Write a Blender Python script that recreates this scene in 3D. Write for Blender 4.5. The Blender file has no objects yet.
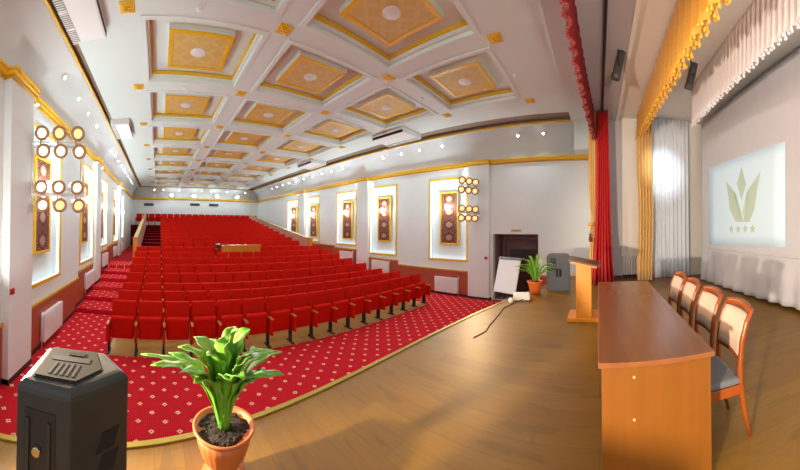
import bpy, bmesh, math, random
from mathutils import Vector, Matrix
random.seed(7)
PI = math.pi
C = bpy.context.scene.collection
sc = bpy.context.scene

# ------------------------------------------------------------------ helpers
def s2l(c):
    return tuple((v/255/12.92) if v/255 <= .04045 else ((v/255+.055)/1.055)**2.4 for v in c)

class N:
    """tiny node-tree writer"""
    def __init__(s, name):
        s.m = bpy.data.materials.new(name); s.m.use_nodes = True
        s.t = s.m.node_tree; s.b = s.t.nodes['Principled BSDF']
    def n(s, typ, **kw):
        x = s.t.nodes.new(typ)
        for k, v in kw.items(): setattr(x, k, v)
        return x
    def l(s, a, b): s.t.links.new(a, b)
    def math(s, op, a, b=None):
        x = s.n('ShaderNodeMath', operation=op)
        for i, v in enumerate((a, b)):
            if v is None: continue
            if isinstance(v, (int, float)): x.inputs[i].default_value = v
            else: s.l(v, x.inputs[i])
        return x.outputs[0]
    def mix(s, fac, a, b):
        x = s.n('ShaderNodeMix', data_type='RGBA')
        for sock, v in ((x.inputs[0], fac), (x.inputs[6], a), (x.inputs[7], b)):
            if isinstance(v, (int, float)): sock.default_value = v
            elif isinstance(v, tuple): sock.default_value = (*v[:3], 1)
            else: s.l(v, sock)
        return x.outputs[2]
    def pos(s): return s.n('ShaderNodeNewGeometry').outputs['Position']
    def obj(s): return s.n('ShaderNodeTexCoord').outputs['Object']
    def noise(s, vec, scale, detail=3, stretch=None):
        if stretch:
            mp = s.n('ShaderNodeMapping'); mp.inputs['Scale'].default_value = stretch
            s.l(vec, mp.inputs['Vector']); vec = mp.outputs[0]
        x = s.n('ShaderNodeTexNoise'); x.inputs['Scale'].default_value = scale; x.inputs['Detail'].default_value = detail
        s.l(vec, x.inputs['Vector']); return x.outputs['Fac']
    def bump(s, h, strength=.2, dist=.01):
        x = s.n('ShaderNodeBump'); x.inputs['Strength'].default_value = strength; x.inputs['Distance'].default_value = dist
        s.l(h, x.inputs['Height']); s.l(x.outputs[0], s.b.inputs['Normal'])

def mat(name, rgb, rough=.6, metal=0, var=.12, scale=6, bump=0, spec=.5, sheen=0):
    q = N(name); c = s2l(rgb)
    if var:
        f = q.noise(q.obj(), scale)
        col = q.mix(f, tuple(v*(1-var) for v in c), tuple(min(1, v*(1+var)) for v in c))
        q.l(col, q.b.inputs['Base Color'])
        if bump: q.bump(f, bump)
    else: q.b.inputs['Base Color'].default_value = (*c, 1)
    q.b.inputs['Roughness'].default_value = rough; q.b.inputs['Metallic'].default_value = metal
    q.b.inputs['Specular IOR Level'].default_value = spec
    if sheen: q.b.inputs['Sheen Weight'].default_value = sheen
    return q.m

def emit(name, rgb, strength):
    q = N(name); c = s2l(rgb)
    q.b.inputs['Base Color'].default_value = (*c, 1)
    q.b.inputs['Emission Color'].default_value = (*c, 1); q.b.inputs['Emission Strength'].default_value = strength
    return q.m

def bx(bm, x0, x1, y0, y1, z0, z1, mi=0, bev=0, M=None):
    vs = [bm.verts.new((x, y, z)) for x in (x0, x1) for y in (y0, y1) for z in (z0, z1)]
    fs = [bm.faces.new([vs[i] for i in q]) for q in ((0,1,3,2),(4,6,7,5),(0,4,5,1),(2,3,7,6),(0,2,6,4),(1,5,7,3))]
    for f in fs: f.material_index = mi
    if bev:
        es = list({e for f in fs for e in f.edges})
        r = bmesh.ops.bevel(bm, geom=es, offset=bev, segments=2, affect='EDGES', profile=.5)
        vs = list({v for f in r['faces'] for v in f.verts} | {v for v in vs if v.is_valid})
        for f in {f for v in vs for f in v.link_faces}: f.material_index = mi
    if M is not None: bmesh.ops.transform(bm, matrix=M, verts=vs)
    return vs

def cyl(bm, p0, p1, r0, r1=None, n=12, mi=0, caps=True):
    r1 = r0 if r1 is None else r1
    p0, p1 = Vector(p0), Vector(p1); d = (p1-p0).normalized()
    a = d.orthogonal().normalized(); b = d.cross(a)
    A = [bm.verts.new(p0 + (a*math.cos(2*PI*i/n)+b*math.sin(2*PI*i/n))*r0) for i in range(n)]
    B = [bm.verts.new(p1 + (a*math.cos(2*PI*i/n)+b*math.sin(2*PI*i/n))*r1) for i in range(n)]
    for i in range(n):
        f = bm.faces.new((A[i], A[(i+1)%n], B[(i+1)%n], B[i])); f.material_index = mi; f.smooth = True
    if caps:
        for f in (bm.faces.new(A[::-1]), bm.faces.new(B)): f.material_index = mi

def tube(bm, pts, rad, n=8, mi=0):
    rad = rad if isinstance(rad, (list, tuple)) else [rad]*len(pts)
    pts = [Vector(p) for p in pts]; rings = []
    ref = None
    for i, p in enumerate(pts):
        d = (pts[min(i+1, len(pts)-1)] - pts[max(i-1, 0)]).normalized()
        a = d.orthogonal().normalized() if ref is None else (ref - d*ref.dot(d)).normalized()
        ref = a; b = d.cross(a)
        rings.append([bm.verts.new(p + (a*math.cos(2*PI*k/n)+b*math.sin(2*PI*k/n))*rad[i]) for k in range(n)])
    for A, B in zip(rings, rings[1:]):
        for k in range(n):
            f = bm.faces.new((A[k], A[(k+1)%n], B[(k+1)%n], B[k])); f.smooth = True; f.material_index = mi
    for f in (bm.faces.new(rings[0][::-1]), bm.faces.new(rings[-1])): f.material_index = mi

def lathe(bm, prof, n=28, mi=0, M=None, lobes=0, amp=0, smooth=True):
    rings = []; vs = []
    for r, z in prof:
        ring = []
        for k in range(n):
            a = 2*PI*k/n; rr = max(r, 1e-4)*(1+amp*abs(math.cos(lobes*a/2)) if lobes else 1)
            ring.append(bm.verts.new((rr*math.cos(a), rr*math.sin(a), z)))
        rings.append(ring); vs += ring
    for A, B in zip(rings, rings[1:]):
        for k in range(n):
            f = bm.faces.new((A[k], A[(k+1)%n], B[(k+1)%n], B[k])); f.smooth = smooth; f.material_index = mi
    for f in (bm.faces.new(rings[0][::-1]), bm.faces.new(rings[-1])): f.material_index = mi
    if M is not None: bmesh.ops.transform(bm, matrix=M, verts=vs)

def prism(bm, poly, z0, z1, mi=0, M=None):
    """polygon in xy raised from z0 to z1"""
    A = [bm.verts.new((x, y, z0)) for x, y in poly]; B = [bm.verts.new((x, y, z1)) for x, y in poly]
    n = len(poly)
    fs = [bm.faces.new(A[::-1]), bm.faces.new(B)] + [bm.faces.new((A[i], A[(i+1)%n], B[(i+1)%n], B[i])) for i in range(n)]
    for f in fs: f.material_index = mi
    if M is not None: bmesh.ops.transform(bm, matrix=M, verts=A+B)
    return A+B

def sheet(bm, fn, nu, nv, mi=0, smooth=True):
    g = [[bm.verts.new(fn(i/nu, j/nv)) for j in range(nv+1)] for i in range(nu+1)]
    for i in range(nu):
        for j in range(nv):
            f = bm.faces.new((g[i][j], g[i+1][j], g[i+1][j+1], g[i][j+1])); f.smooth = smooth; f.material_index = mi

def obj(name, bm, mats, parent=None, loc=None):
    bmesh.ops.recalc_face_normals(bm, faces=bm.faces)
    me = bpy.data.meshes.new(name); bm.to_mesh(me); bm.free()
    for m in (mats if isinstance(mats, (list, tuple)) else [mats]): me.materials.append(m)
    o = bpy.data.objects.new(name, me); C.objects.link(o)
    if parent is not None: o.parent = parent
    if loc is not None: o.location = loc
    return o

def tag(o, label, cat, group=None):
    o['label'] = label; o['category'] = cat
    if group: o['group'] = group
    return o
def thing(name, label, cat, loc=(0,0,0), rotz=0, group=None):
    o = bpy.data.objects.new(name, None); C.objects.link(o)
    o.location = loc; o.rotation_euler = (0, 0, rotz); o.empty_display_size = .1
    return tag(o, label, cat, group)
def struct(name, bm, m, parent=None):
    o = obj(name, bm, m, parent)
    if parent is None: o['kind'] = 'structure'
    return o
def kids(o): return KID.get(o.name, [])
KID = {}
def dup(root, loc, label, rotz=None):
    r = root.copy(); C.objects.link(r); r.location = loc; r['label'] = label
    if rotz is not None: r.rotation_euler = (0, 0, rotz)
    for ch in list(root.children):
        c = ch.copy(); C.objects.link(c); c.parent = r
        for g in list(ch.children):
            d = g.copy(); C.objects.link(d); d.parent = c
    return r
def B(): return bmesh.new()
ORD = ['','first','second','third','fourth','fifth','sixth','seventh','eighth','ninth','tenth','eleventh','twelfth','thirteenth','fourteenth','fifteenth','sixteenth','seventeenth','eighteenth','nineteenth','twentieth']
def solid(o, t):
    md = o.modifiers.new('thickness', 'SOLIDIFY'); md.thickness = t; md.offset = 0

# ------------------------------------------------------------------ materials
W_BLUE = mat('wall_paint_cool_white', (232, 236, 234), .75, var=.03, scale=2)
W_CEIL = mat('ceiling_paint_white', (226, 236, 231), .8, var=.02, scale=2)
W_STAGE = mat('stage_paint_white', (236, 230, 222), .8, var=.03, scale=2)
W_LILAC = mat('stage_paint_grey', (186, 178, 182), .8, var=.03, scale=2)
GOLD = mat('gold_paint', (240, 188, 30), .42, metal=.0, var=.15, scale=20)
GOLD_D = mat('old_gold_paint', (200, 148, 26), .45, metal=.0, var=.15, scale=20)
SLOT_SHADE = mat('slot_shade_brown_grey', (150, 132, 112), .8, var=.06)  # shade inside the unlit slot, put into the colour
SALMON = mat('wainscot_terracotta', (176, 78, 52), .55, var=.1, scale=4)
BASEB = mat('baseboard_dark', (62, 38, 32), .5, var=.1)
WHITE = mat('white_enamel', (238, 236, 232), .4, var=.02)
WHITE_RAD = mat('radiator_enamel', (236, 234, 232), .35, var=.02)
BLACK = mat('black_plastic', (30, 30, 32), .5, var=.15, scale=60)
DARK = mat('dark_gap', (16, 14, 14), .8, var=.1)
METAL = mat('grey_metal', (150, 150, 150), .35, metal=.8, var=.05)
CHROME = mat('chrome', (200, 200, 200), .2, metal=1, var=.02)
RED_PL = mat('red_plastic', (190, 30, 28), .4, var=.05)

def m_wall_fabric():
    q = N('seat_velour_red'); v = q.obj()
    f = q.noise(v, 45, 2); f2 = q.noise(v, 4, 2)
    c = q.mix(f2, s2l((204, 24, 10)), s2l((220, 34, 14)))
    c2 = q.mix(q.math('MULTIPLY', f, .5), c, s2l((160, 8, 6)))
    q.l(c2, q.b.inputs['Base Color']); q.b.inputs['Roughness'].default_value = .85
    q.b.inputs['Sheen Weight'].default_value = .0
    q.b.inputs['Specular IOR Level'].default_value = .08
    q.bump(f, .15, .004); return q.m
VELOUR = m_wall_fabric()

def m_carpet():
    q = N('red_carpet_diamonds'); p = q.pos()
    sp = q.n('ShaderNodeSeparateXYZ'); q.l(p, sp.inputs[0])
    S = .365
    def dist(off):
        out = []
        for ax in (0, 1):
            u = q.math('FRACT', q.math('ADD', q.math('DIVIDE', sp.outputs[ax], S), off+100.13))
            out.append(q.math('ABSOLUTE', q.math('SUBTRACT', u, .5)))
        return q.math('ADD', out[0], out[1])
    d = q.math('MINIMUM', dist(0), dist(.5))
    ring = q.math('MULTIPLY', q.math('LESS_THAN', d, .115), q.math('GREATER_THAN', d, .04))
    # fine dotted diagonal lattice
    s1 = q.math('SINE', q.math('MULTIPLY', q.math('ADD', sp.outputs[0], sp.outputs[1]), 2*PI*14/S/2))
    s2 = q.math('SINE', q.math('MULTIPLY', q.math('SUBTRACT', sp.outputs[0], sp.outputs[1]), 2*PI*14/S/2))
    dots = q.math('GREATER_THAN', q.math('MULTIPLY', s1, s2), .62)
    f = q.noise(p, 60, 2); big = q.noise(p, .7, 2)
    base = q.mix(f, s2l((186, 16, 36)), s2l((214, 26, 46)))
    base = q.mix(q.math('MULTIPLY', big, .35), base, s2l((188, 26, 40)))
    base = q.mix(q.math('MULTIPLY', dots, .45), base, s2l((226, 92, 58)))
    col = q.mix(q.math('MULTIPLY', ring, .9), base, s2l((240, 200, 160)))
    q.l(col, q.b.inputs['Base Color']); q.b.inputs['Roughness'].default_value = .95
    q.b.inputs['Specular IOR Level'].default_value = .1
    q.bump(f, .3, .004); return q.m
CARPET = m_carpet()
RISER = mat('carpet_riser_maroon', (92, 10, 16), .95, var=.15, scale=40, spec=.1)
CARPET_PLAIN = mat('carpet_plain_red', (150, 16, 22), .95, var=.15, scale=40, spec=.1)

def m_planks(name, ca, cb, cc, rough, L=1.25, Wd=.19, axis=0):
    q = N(name); p = q.pos()
    if axis:
        mp0 = q.n('ShaderNodeMapping'); mp0.inputs['Rotation'].default_value = (0, 0, PI/2); q.l(p, mp0.inputs['Vector']); p = mp0.outputs[0]
    br = q.n('ShaderNodeTexBrick'); br.offset = .37
    br.inputs['Scale'].default_value = 1; br.inputs['Brick Width'].default_value = L; br.inputs['Row Height'].default_value = Wd
    br.inputs['Mortar Size'].default_value = .0016; br.inputs['Mortar Smooth'].default_value = .4
    br.inputs['Color1'].default_value = (0, 0, 0, 1); br.inputs['Color2'].default_value = (1, 1, 1, 1); br.inputs['Mortar'].default_value = (.3, .3, .3, 1)
    q.l(p, br.inputs['Vector'])
    tone = q.n('ShaderNodeSeparateColor'); q.l(br.outputs['Color'], tone.inputs[0])
    g = q.noise(p, 9, 5, (.55, 5, 1)); g2 = q.noise(p, 3.2, 4, (.5, 2.2, 1))
    c = q.mix(tone.outputs[0], s2l(ca), s2l(cb))
    c = q.mix(q.math('MULTIPLY', g, .55), c, s2l(cc))
    c = q.mix(q.math('MULTIPLY', q.math('GREATER_THAN', g2, .62), .2), c, s2l(tuple(v*.62 for v in cc)))
    c = q.mix(q.math('MULTIPLY', br.outputs['Fac'], .5), c, s2l(tuple(v*.5 for v in cc)))
    q.l(c, q.b.inputs['Base Color']); q.b.inputs['Roughness'].default_value = rough
    q.b.inputs['Specular IOR Level'].default_value = .45
    q.bump(g, .06, .003); return q.m
STAGE_WOOD = m_planks('stage_laminate_oak', (146, 105, 28), (132, 91, 22), (98, 63, 14), .44, axis=1)
PARQUET = m_planks('seating_floor_light_wood', (206, 160, 84), (190, 140, 70), (160, 110, 50), .5)

def m_wood(name, ca, cb, rough=.4, scale=5, stretch=(1, 1, .12)):
    q = N(name); v = q.obj()
    g = q.noise(v, scale*4, 5, stretch); g2 = q.noise(v, scale, 2)
    c = q.mix(g, s2l(ca), s2l(cb)); c = q.mix(q.math('MULTIPLY', g2, .3), c, s2l(tuple(x*.8 for x in cb)))
    q.l(c, q.b.inputs['Base Color']); q.b.inputs['Roughness'].default_value = rough; return q.m
DESK_TOP = m_wood('desk_laminate_top', (150, 92, 50), (124, 72, 38), .26, 4, (.1, 1, 1))
DESK_END = m_wood('desk_laminate_panel', (140, 84, 18), (118, 66, 12), .42, 4, (1, 1, .1))
LECT_W = m_wood('lectern_beech', (236, 156, 48), (216, 134, 34), .42, 4, (1, 1, .1))
LECT_D = m_wood('lectern_dark_top', (96, 52, 28), (74, 38, 20), .4, 4, (1, .1, 1))
CHAIR_W = m_wood('chair_stained_beech', (166, 82, 26), (134, 60, 16), .3, 4, (1, 1, .15))
ARM_W = m_wood('armrest_beech', (214, 132, 60), (190, 106, 40), .4, 4, (1, .15, 1))
ORANGE_W = m_wood('honey_wood', (226, 140, 34), (204, 116, 22), .42, 4, (1, 1, .12))

def m_cloth(name, ca, cb, rough=.7, sheen=.2, scale=30):
    q = N(name); v = q.obj(); f = q.noise(v, scale, 2)
    q.l(q.mix(f, s2l(ca), s2l(cb)), q.b.inputs['Base Color']); q.b.inputs['Roughness'].default_value = rough
    q.b.inputs['Sheen Weight'].default_value = sheen; return q.m
RED_VEL = m_cloth('red_curtain_velvet', (172, 3, 7), (198, 8, 9), .8, .05)
RED_VAL = m_cloth('red_valance_velvet', (110, 6, 9), (134, 9, 11), .85, 0)
FRINGE_R = m_cloth('red_fringe', (140, 30, 28), (170, 60, 44), .8)
GOLD_SAT = m_cloth('gold_satin', (214, 148, 34), (232, 172, 58), .42, .3)
GOLD_FR = m_cloth('gold_fringe', (222, 150, 24), (246, 186, 52), .6, .2, 60)
GOLD_DR = m_cloth('gold_drape_cloth', (220, 176, 98), (230, 190, 118), .6, .2)
WHITE_VAL = m_cloth('white_valance_cloth', (222, 216, 222), (232, 228, 232), .8)
WHITE_DR = m_cloth('white_drape_cloth', (214, 220, 230), (226, 230, 238), .8)
SCREEN_C = m_cloth('screen_cloth', (184, 181, 186), (192, 189, 193), .9, .1, 6)
CREAM_UP = m_cloth('chair_cream_fabric', (206, 166, 140), (216, 178, 152), .8, .2, 60)
GREY_UP = m_cloth('chair_grey_fabric', (92, 90, 92), (108, 106, 108), .85, .2, 60)

def m_panel():      # ornamental carpet-like wall panel, mirrored damask medallions
    q = N('ornamental_tapestry'); v = q.obj(); sp = q.n('ShaderNodeSeparateXYZ'); q.l(v, sp.inputs[0])
    y = q.math('ABSOLUTE', sp.outputs[1]); z = sp.outputs[2]
    zz = q.math('ABSOLUTE', q.math('SUBTRACT', q.math('FRACT', q.math('ADD', q.math('DIVIDE', z, .52), 20)), .5))
    d = q.math('SQRT', q.math('ADD', q.math('POWER', q.math('DIVIDE', y, .3), 2), q.math('POWER', q.math('DIVIDE', zz, .46), 2)))
    cv = q.n('ShaderNodeCombineXYZ'); q.l(y, cv.inputs[0]); q.l(q.math('MULTIPLY', zz, .52), cv.inputs[1])
    nz = q.noise(cv.outputs[0], 32, 3)
    dd = q.math('ADD', d, q.math('MULTIPLY', q.math('SUBTRACT', nz, .5), 1.5))
    r1 = q.math('LESS_THAN', dd, .45); r2 = q.math('MULTIPLY', q.math('LESS_THAN', dd, .95), q.math('GREATER_THAN', dd, .78))
    leaf = q.math('GREATER_THAN', nz, .555)
    c = q.mix(leaf, s2l((78, 30, 26)), s2l((176, 128, 98)))
    c = q.mix(q.math('MULTIPLY', r1, q.math('GREATER_THAN', nz, .42)), c, s2l((188, 146, 122))); c = q.mix(r2, c, s2l((116, 32, 34)))
    q.l(c, q.b.inputs['Base Color']); q.b.inputs['Roughness'].default_value = .9
    return q.m
TAPESTRY = m_panel()
def m_gilt():       # ceiling panel pattern: interlaced rings on matte gold
    q = N('gold_ceiling_damask'); v = q.obj(); sp = q.n('ShaderNodeSeparateXYZ'); q.l(v, sp.inputs[0])
    def cell(off):
        o = []
        for ax in (0, 1):
            u = q.math('SUBTRACT', q.math('FRACT', q.math('ADD', q.math('DIVIDE', sp.outputs[ax], .4), off+20)), .5)
            o.append(q.math('POWER', u, 2))
        return q.math('SQRT', q.math('ADD', o[0], o[1]))
    r = q.math('MINIMUM', q.math('ABSOLUTE', q.math('SUBTRACT', cell(0), .42)), q.math('ABSOLUTE', q.math('SUBTRACT', cell(.5), .42)))
    line = q.math('LESS_THAN', r, .06)
    f = q.noise(v, 18, 3)
    c = q.mix(f, s2l((222, 188, 108)), s2l((212, 176, 90)))
    c = q.mix(q.math('MULTIPLY', line, .35), c, s2l((232, 204, 140)))
    q.l(c, q.b.inputs['Base Color']); q.b.inputs['Roughness'].default_value = .6; return q.m
GILT = m_gilt()
LED = emit('led_strip_cool', (214, 226, 255), 3)
DOWN = emit('downlight_lens', (214, 240, 255), 40)
SCONCE = emit('sconce_glass_lit', (255, 250, 244), 34)
WARM = emit('spot_lens_warm', (255, 196, 128), 1.1)
WARM_W = emit('spot_lens_bright', (255, 228, 184), 1.35)
FLOOD = emit('flood_lens', (240, 250, 255), 40)

# ------------------------------------------------------------------ layout constants (metres; camera stands at x=0, y=0)
XL, XR, YB = -2.43, 9.65, 26.1
STG = 1.17                       # stage level
ZC = 6.117                       # underside of the ceiling beams
TZ, TY0, TP, TR, TN = 0, 8.05, .93, .13, 6    # front terraces
PITCH = .564
def arc(x): return 2.2 - .0425*(x-2.6)**2     # curved stage front

# ------------------------------------------------------------------ floors
bm = B()
bx(bm, XL-.1, XR+.1, -.2, TY0+.02, -.2, 0, 0)
for i in range(TN):
    y = TY0+TP*i; z = TR*(i+1)
    y1 = y+TP if i < TN-1 else 14.15
    vs = bx(bm, XL-.1, XR+.1, y, y1, -.2, z, 0)
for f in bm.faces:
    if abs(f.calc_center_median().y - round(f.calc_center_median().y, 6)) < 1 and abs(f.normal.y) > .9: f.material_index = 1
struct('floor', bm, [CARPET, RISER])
bm = B(); bx(bm, -1.0, 8.08, 5.6, TY0-.01, 0, .006)
struct('floor_seating', bm, PARQUET)
R0Y, RP, RZ0, RR, RN = 14.45, .965, .80, .166, 12      # rear block: row feet y, pitch, first level, rise, rows
bm = B()
bx(bm, XL-.1, -1.05, 14.15, 24.6, -.2, .78, 0); bx(bm, 8.25, XR+.1, 14.15, 24.6, -.2, .78, 0)
for j in range(RN):
    y = 14.15+RP*j; y1 = y+RP if j < RN-1 else YB+.1
    x0, x1 = (-1.05, 8.25) if j < RN-1 else (XL-.1, XR+.1)
    bx(bm, x0, x1, y, y1, -.2, RZ0+RR*j, 0)
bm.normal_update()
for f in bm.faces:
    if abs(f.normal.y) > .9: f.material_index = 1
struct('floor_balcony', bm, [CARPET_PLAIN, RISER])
bm = B()
pts = [(XL-.05+(XR+.1-XL)*i/60, arc(XL-.05+(XR+.1-XL)*i/60)) for i in range(61)]
prism(bm, pts + [(XR+.05, -4), (XL-.05, -4)], 0, STG)
struct('floor_stage', bm, STAGE_WOOD)
bm = B()
for (xa, ya), (xb, yb) in zip(pts, pts[1:]):
    vs = [bm.verts.new(p) for p in ((xa, ya-.03, STG+.002), (xb, yb-.03, STG+.002), (xb, yb+.015, STG+.002), (xa, ya+.015, STG+.002),
                                    (xa, ya-.03, STG+.012), (xb, yb-.03, STG+.012), (xb, yb+.015, STG+.012), (xa, ya+.015, STG+.012))]
    for q in ((0,3,2,1),(4,5,6,7),(2,3,7,6),(0,1,5,4)): bm.faces.new([vs[i] for i in q])
struct('trim_stage_edge', bm, mat('brass_edge', (160, 138, 48), .4, metal=.4, var=.1))

# ------------------------------------------------------------------ side walls with niches
NICHES = [(4.88, 6.62, 1.38, 4.6), (8.48, 10.22, 1.38, 4.6), (11.32, 13.03, 1.7, 4.58), (14.9, 16.58, 1.7, 4.58), (17.7, 19.36, 1.75, 4.58)]
PILS = [(3.92, 4.78), (10.26, 11.1), (16.62, 17.4)]
DOOR = (2.11, 3.81, 0, 2.43)
def wall_x(name, X, holes, sgn):      # sgn: +1 room lies at larger x
    ys = sorted({.1, YB+.1} | {v for h in holes for v in h[:2]}); zs = sorted({-.2, 6.5} | {v for h in holes for v in h[2:]})
    bm = B()
    for ya, yb in zip(ys, ys[1:]):
        for za, zb in zip(zs, zs[1:]):
            yc, zc = (ya+yb)/2, (za+zb)/2
            if any(h[0] < yc < h[1] and h[2] < zc < h[3] for h in holes): continue
            a, b = sorted((X, X-sgn*.2))
            bx(bm, a, b, ya, yb, za, zb)
    bmesh.ops.remove_doubles(bm, verts=bm.verts, dist=1e-4)
    for (ya, yb) in PILS:
        a, b = sorted((X-sgn*.01, X+sgn*.14)); bx(bm, a, b, ya, yb, 0, 5.0, 0)
    return struct(name, bm, W_BLUE)
wall_x('wall_left', XL, NICHES, 1)
wall_x('wall_right', XR, NICHES+[DOOR], -1)
bm = B(); bx(bm, XL-.2, XR+.2, YB, YB+.2, -.2, 6.5); struct('wall_back', bm, W_BLUE)

SIDE = {'left': (XL, 1), 'right': (XR, -1)}
trim_n = 0
def trim(bm, m):
    global trim_n; trim_n += 1
    return struct('trim_%d' % trim_n, bm, m)

for side, (X, s) in SIDE.items():
    def bxs(bm, o0, o1, *a, **k):
        p, q = sorted((X+s*o0, X+s*o1)); return bx(bm, p, q, *a, **k)
    # cornice: three stepped gold mouldings, breaking forward round each pilaster
    bm = B()
    for (ya, yb, off) in [(.25, YB, 0)] + [(a-.03, b+.03, .14) for a, b in PILS]:
        bxs(bm, 0, .05+off, ya, yb, 4.99, 5.04, 1); bxs(bm, 0, .08+off, ya, yb, 5.04, 5.12, 0, bev=.012); bxs(bm, 0, .11+off, ya, yb, 5.12, 5.16, 0)
    trim(bm, [GOLD, GOLD_D])
    # wainscot with gold cap, stepping up with the floor
    bm = B(); bm2 = B()
    segs = [(.3, 3.92, 0, 1.0), (4.78, 8.36, 0, 1.0), (8.36, 10.26, .1, 1.18), (11.1, 13.2, .5, 1.5), (13.2, 16.62, .78, 1.6)]
    if side == 'right': segs[0:1] = [(.3, 2.05, 0, 1.0)]
    for ya, yb, z0, z1 in segs:
        bxs(bm, 0, .025, ya, yb, z0, z1-.05, 0); bxs(bm, 0, .05, ya, yb, z1-.05, z1, 1)
    trim(bm, [SALMON, GOLD_D])
    for k in range(-1, TN):
        ya = .3 if k < 0 else TY0+TP*k; yb = TY0 if k < 0 else TY0+TP*(k+1); z = TR*(k+1)
        for a, b, o in [(ya, yb, .04)]:
            spans = [(a, b)]
            if side == 'right' and k < 0: spans = [(a, 2.05), (3.87, b)]
            for u, v in spans: bxs(bm2, 0, o, u, v, z, z+.09, 0)
    bxs(bm2, 0, .155, 3.92, 4.78, 0, .09); bxs(bm2, 0, .155, 10.26, 11.1, .3, .48)
    struct('baseboard_'+side, bm2, BASEB)
    # curved cove springing from the cornice to the gold lip
    lip = abs((-1.75 if s > 0 else 8.9) - X); z0, z1 = 5.15, 6.08
    bm = B()
    def cove(u, v):
        ph = v*PI/2*.93; a = lip/(1-math.cos(PI/2*.93)); b = (z1-z0)/math.sin(PI/2*.93)
        return (X+s*(.01+a*(1-math.cos(ph))), .78+(YB-.78)*u, z0+b*math.sin(ph))
    sheet(bm, cove, 1, 16, 0)
    o = struct('wall_cove_'+side, bm, W_BLUE); solid(o, .02)
    bm = B(); bxs(bm, lip-.004, lip+.04, .78, YB, 6.05, 6.1); trim(bm, GOLD)
    # lining of the slot between lip and ceiling, its unlit darkness painted in
    pe = abs((-1.57 if s > 0 else 8.28) - X)
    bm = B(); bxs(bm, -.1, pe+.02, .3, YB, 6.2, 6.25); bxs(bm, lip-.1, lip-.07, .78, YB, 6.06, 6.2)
    trim(bm, SLOT_SHADE)
    bm = B(); bxs(bm, 0, lip+.02, .2, .78, 5.16, 6.3); trim(bm, W_CEIL)
    # niches
    for i, (ya, yb, za, zb) in enumerate(NICHES):
        bm = B(); D = .17
        # five inner faces as thin boards
        bxs(bm, -D-.03, -D, ya, yb, za, zb)
        for q in ((ya+.001, ya+.012, za+.001, zb-.001), (yb-.012, yb-.001, za+.001, zb-.001), (ya+.012, yb-.012, za+.001, za+.012), (ya+.012, yb-.012, zb-.012, zb-.001)): bxs(bm, -D, -.004, *q)
        nic = trim(bm, W_CEIL)
        bm = B(); w = .045
        i2 = .035
        for q in ((ya-w, ya+i2, za-w, zb+w), (yb-i2, yb+w, za-w, zb+w), (ya+i2, yb-i2, za-w, za+i2), (ya+i2, yb-i2, zb-i2, zb+w)): bxs(bm, .001, .03, *q)
        obj('frame', bm, GOLD, nic)
        bm = B()
        for q in ((ya+.013, ya+.028, za+.04, zb-.04), (yb-.028, yb-.013, za+.04, zb-.04), (ya+.04, yb-.04, za+.013, za+.028), (ya+.04, yb-.04, zb-.028, zb-.013)): bxs(bm, -.05, -.02, *q)
        obj('light_strip', bm, LED, nic)

SC_UP = 70; COOL = (.70, .92, 1)
# ordinal labels for wall panels, sconces, radiators
def near(i): return ['nearest the stage', 'second from the stage', 'third from the stage', 'fourth from the stage', 'farthest from the stage'][i]
for side, (X, s) in SIDE.items():
    for i, (ya, yb, za, zb) in enumerate(NICHES):
        yc = (ya+yb)/2; z0, z1 = (1.98, 4.1)
        px = X - s*.10
        t = thing('wall_panel', 'tall ornamental burgundy panel in gold frame, %s wall niche %s' % (side, near(i)), 'wall panel', (px, yc, (z0+z1)/2), 0, 'ornamental panels in the lit niches')
        h = (z1-z0)/2; w = .43
        bm = B(); bx(bm, -.02, .02, -w+.05, w-.05, -h+.05, h-.05); obj('tapestry', bm, TAPESTRY, t)
        bm = B()
        for q in ((-w, -w+.06, -h, h), (w-.06, w, -h, h), (-w+.06, w-.06, -h, -h+.06), (-w+.06, w-.06, h-.06, h)): bx(bm, -.03, .035, *q, bev=.006)
        obj('frame', bm, GOLD, t)
        k = thing('wall_sconce', 'lit white sconce on the ornamental panel of the %s wall %s' % (side, near(i)), 'wall lamp', (px+s*.03, yc, 3.4), 0, 'sconces on the wall panels')
        bm = B(); lathe(bm, [(.07, 0), (.07, .012), (.03, .03), (.015, .05)], 16, M=Matrix.Rotation(s*PI/2, 4, 'Y')); tube(bm, [(s*.04, 0, 0), (s*.09, 0, -.02), (s*.12, 0, .02)], .01)
        obj('bracket', bm, GOLD, k)
        bm = B(); lathe(bm, [(.03, -.08), (.075, -.03), (.095, .04), (.075, .11), (.03, .15)], 18, M=Matrix.Translation((s*.12, 0, .03))); obj('shade', bm, SCONCE, k)
        li = bpy.data.lights.new('sconce_uplight', 'SPOT'); li.energy = SC_UP; li.color = COOL; li.shadow_soft_size = .12; li.spot_size = 2.7; li.spot_blend = .6
        lo = bpy.data.objects.new('sconce_uplight', li); C.objects.link(lo); lo.location = (px+s*.4, yc, 3.6); lo.rotation_euler = (PI, s*.5, 0)
        li = bpy.data.lights.new('sconce_light', 'POINT'); li.energy = 26; li.color = COOL; li.shadow_soft_size = .12
        lo = bpy.data.objects.new('sconce_light', li); C.objects.link(lo); lo.location = (px+s*.5, yc, 3.6)
RADS = {'left': [(5.45, 6.6, .12, .72), (9.0, 10.2, .47, .98), (11.8, 12.95, .8, 1.33), (14.9, 15.9, .9, 1.42), (17.9, 18.8, .9, 1.42)],
        'right': [(5.25, 6.3, .1, .7), (8.88, 9.99, .52, 1.08), (11.5, 12.6, .8, 1.33)]}
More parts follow.
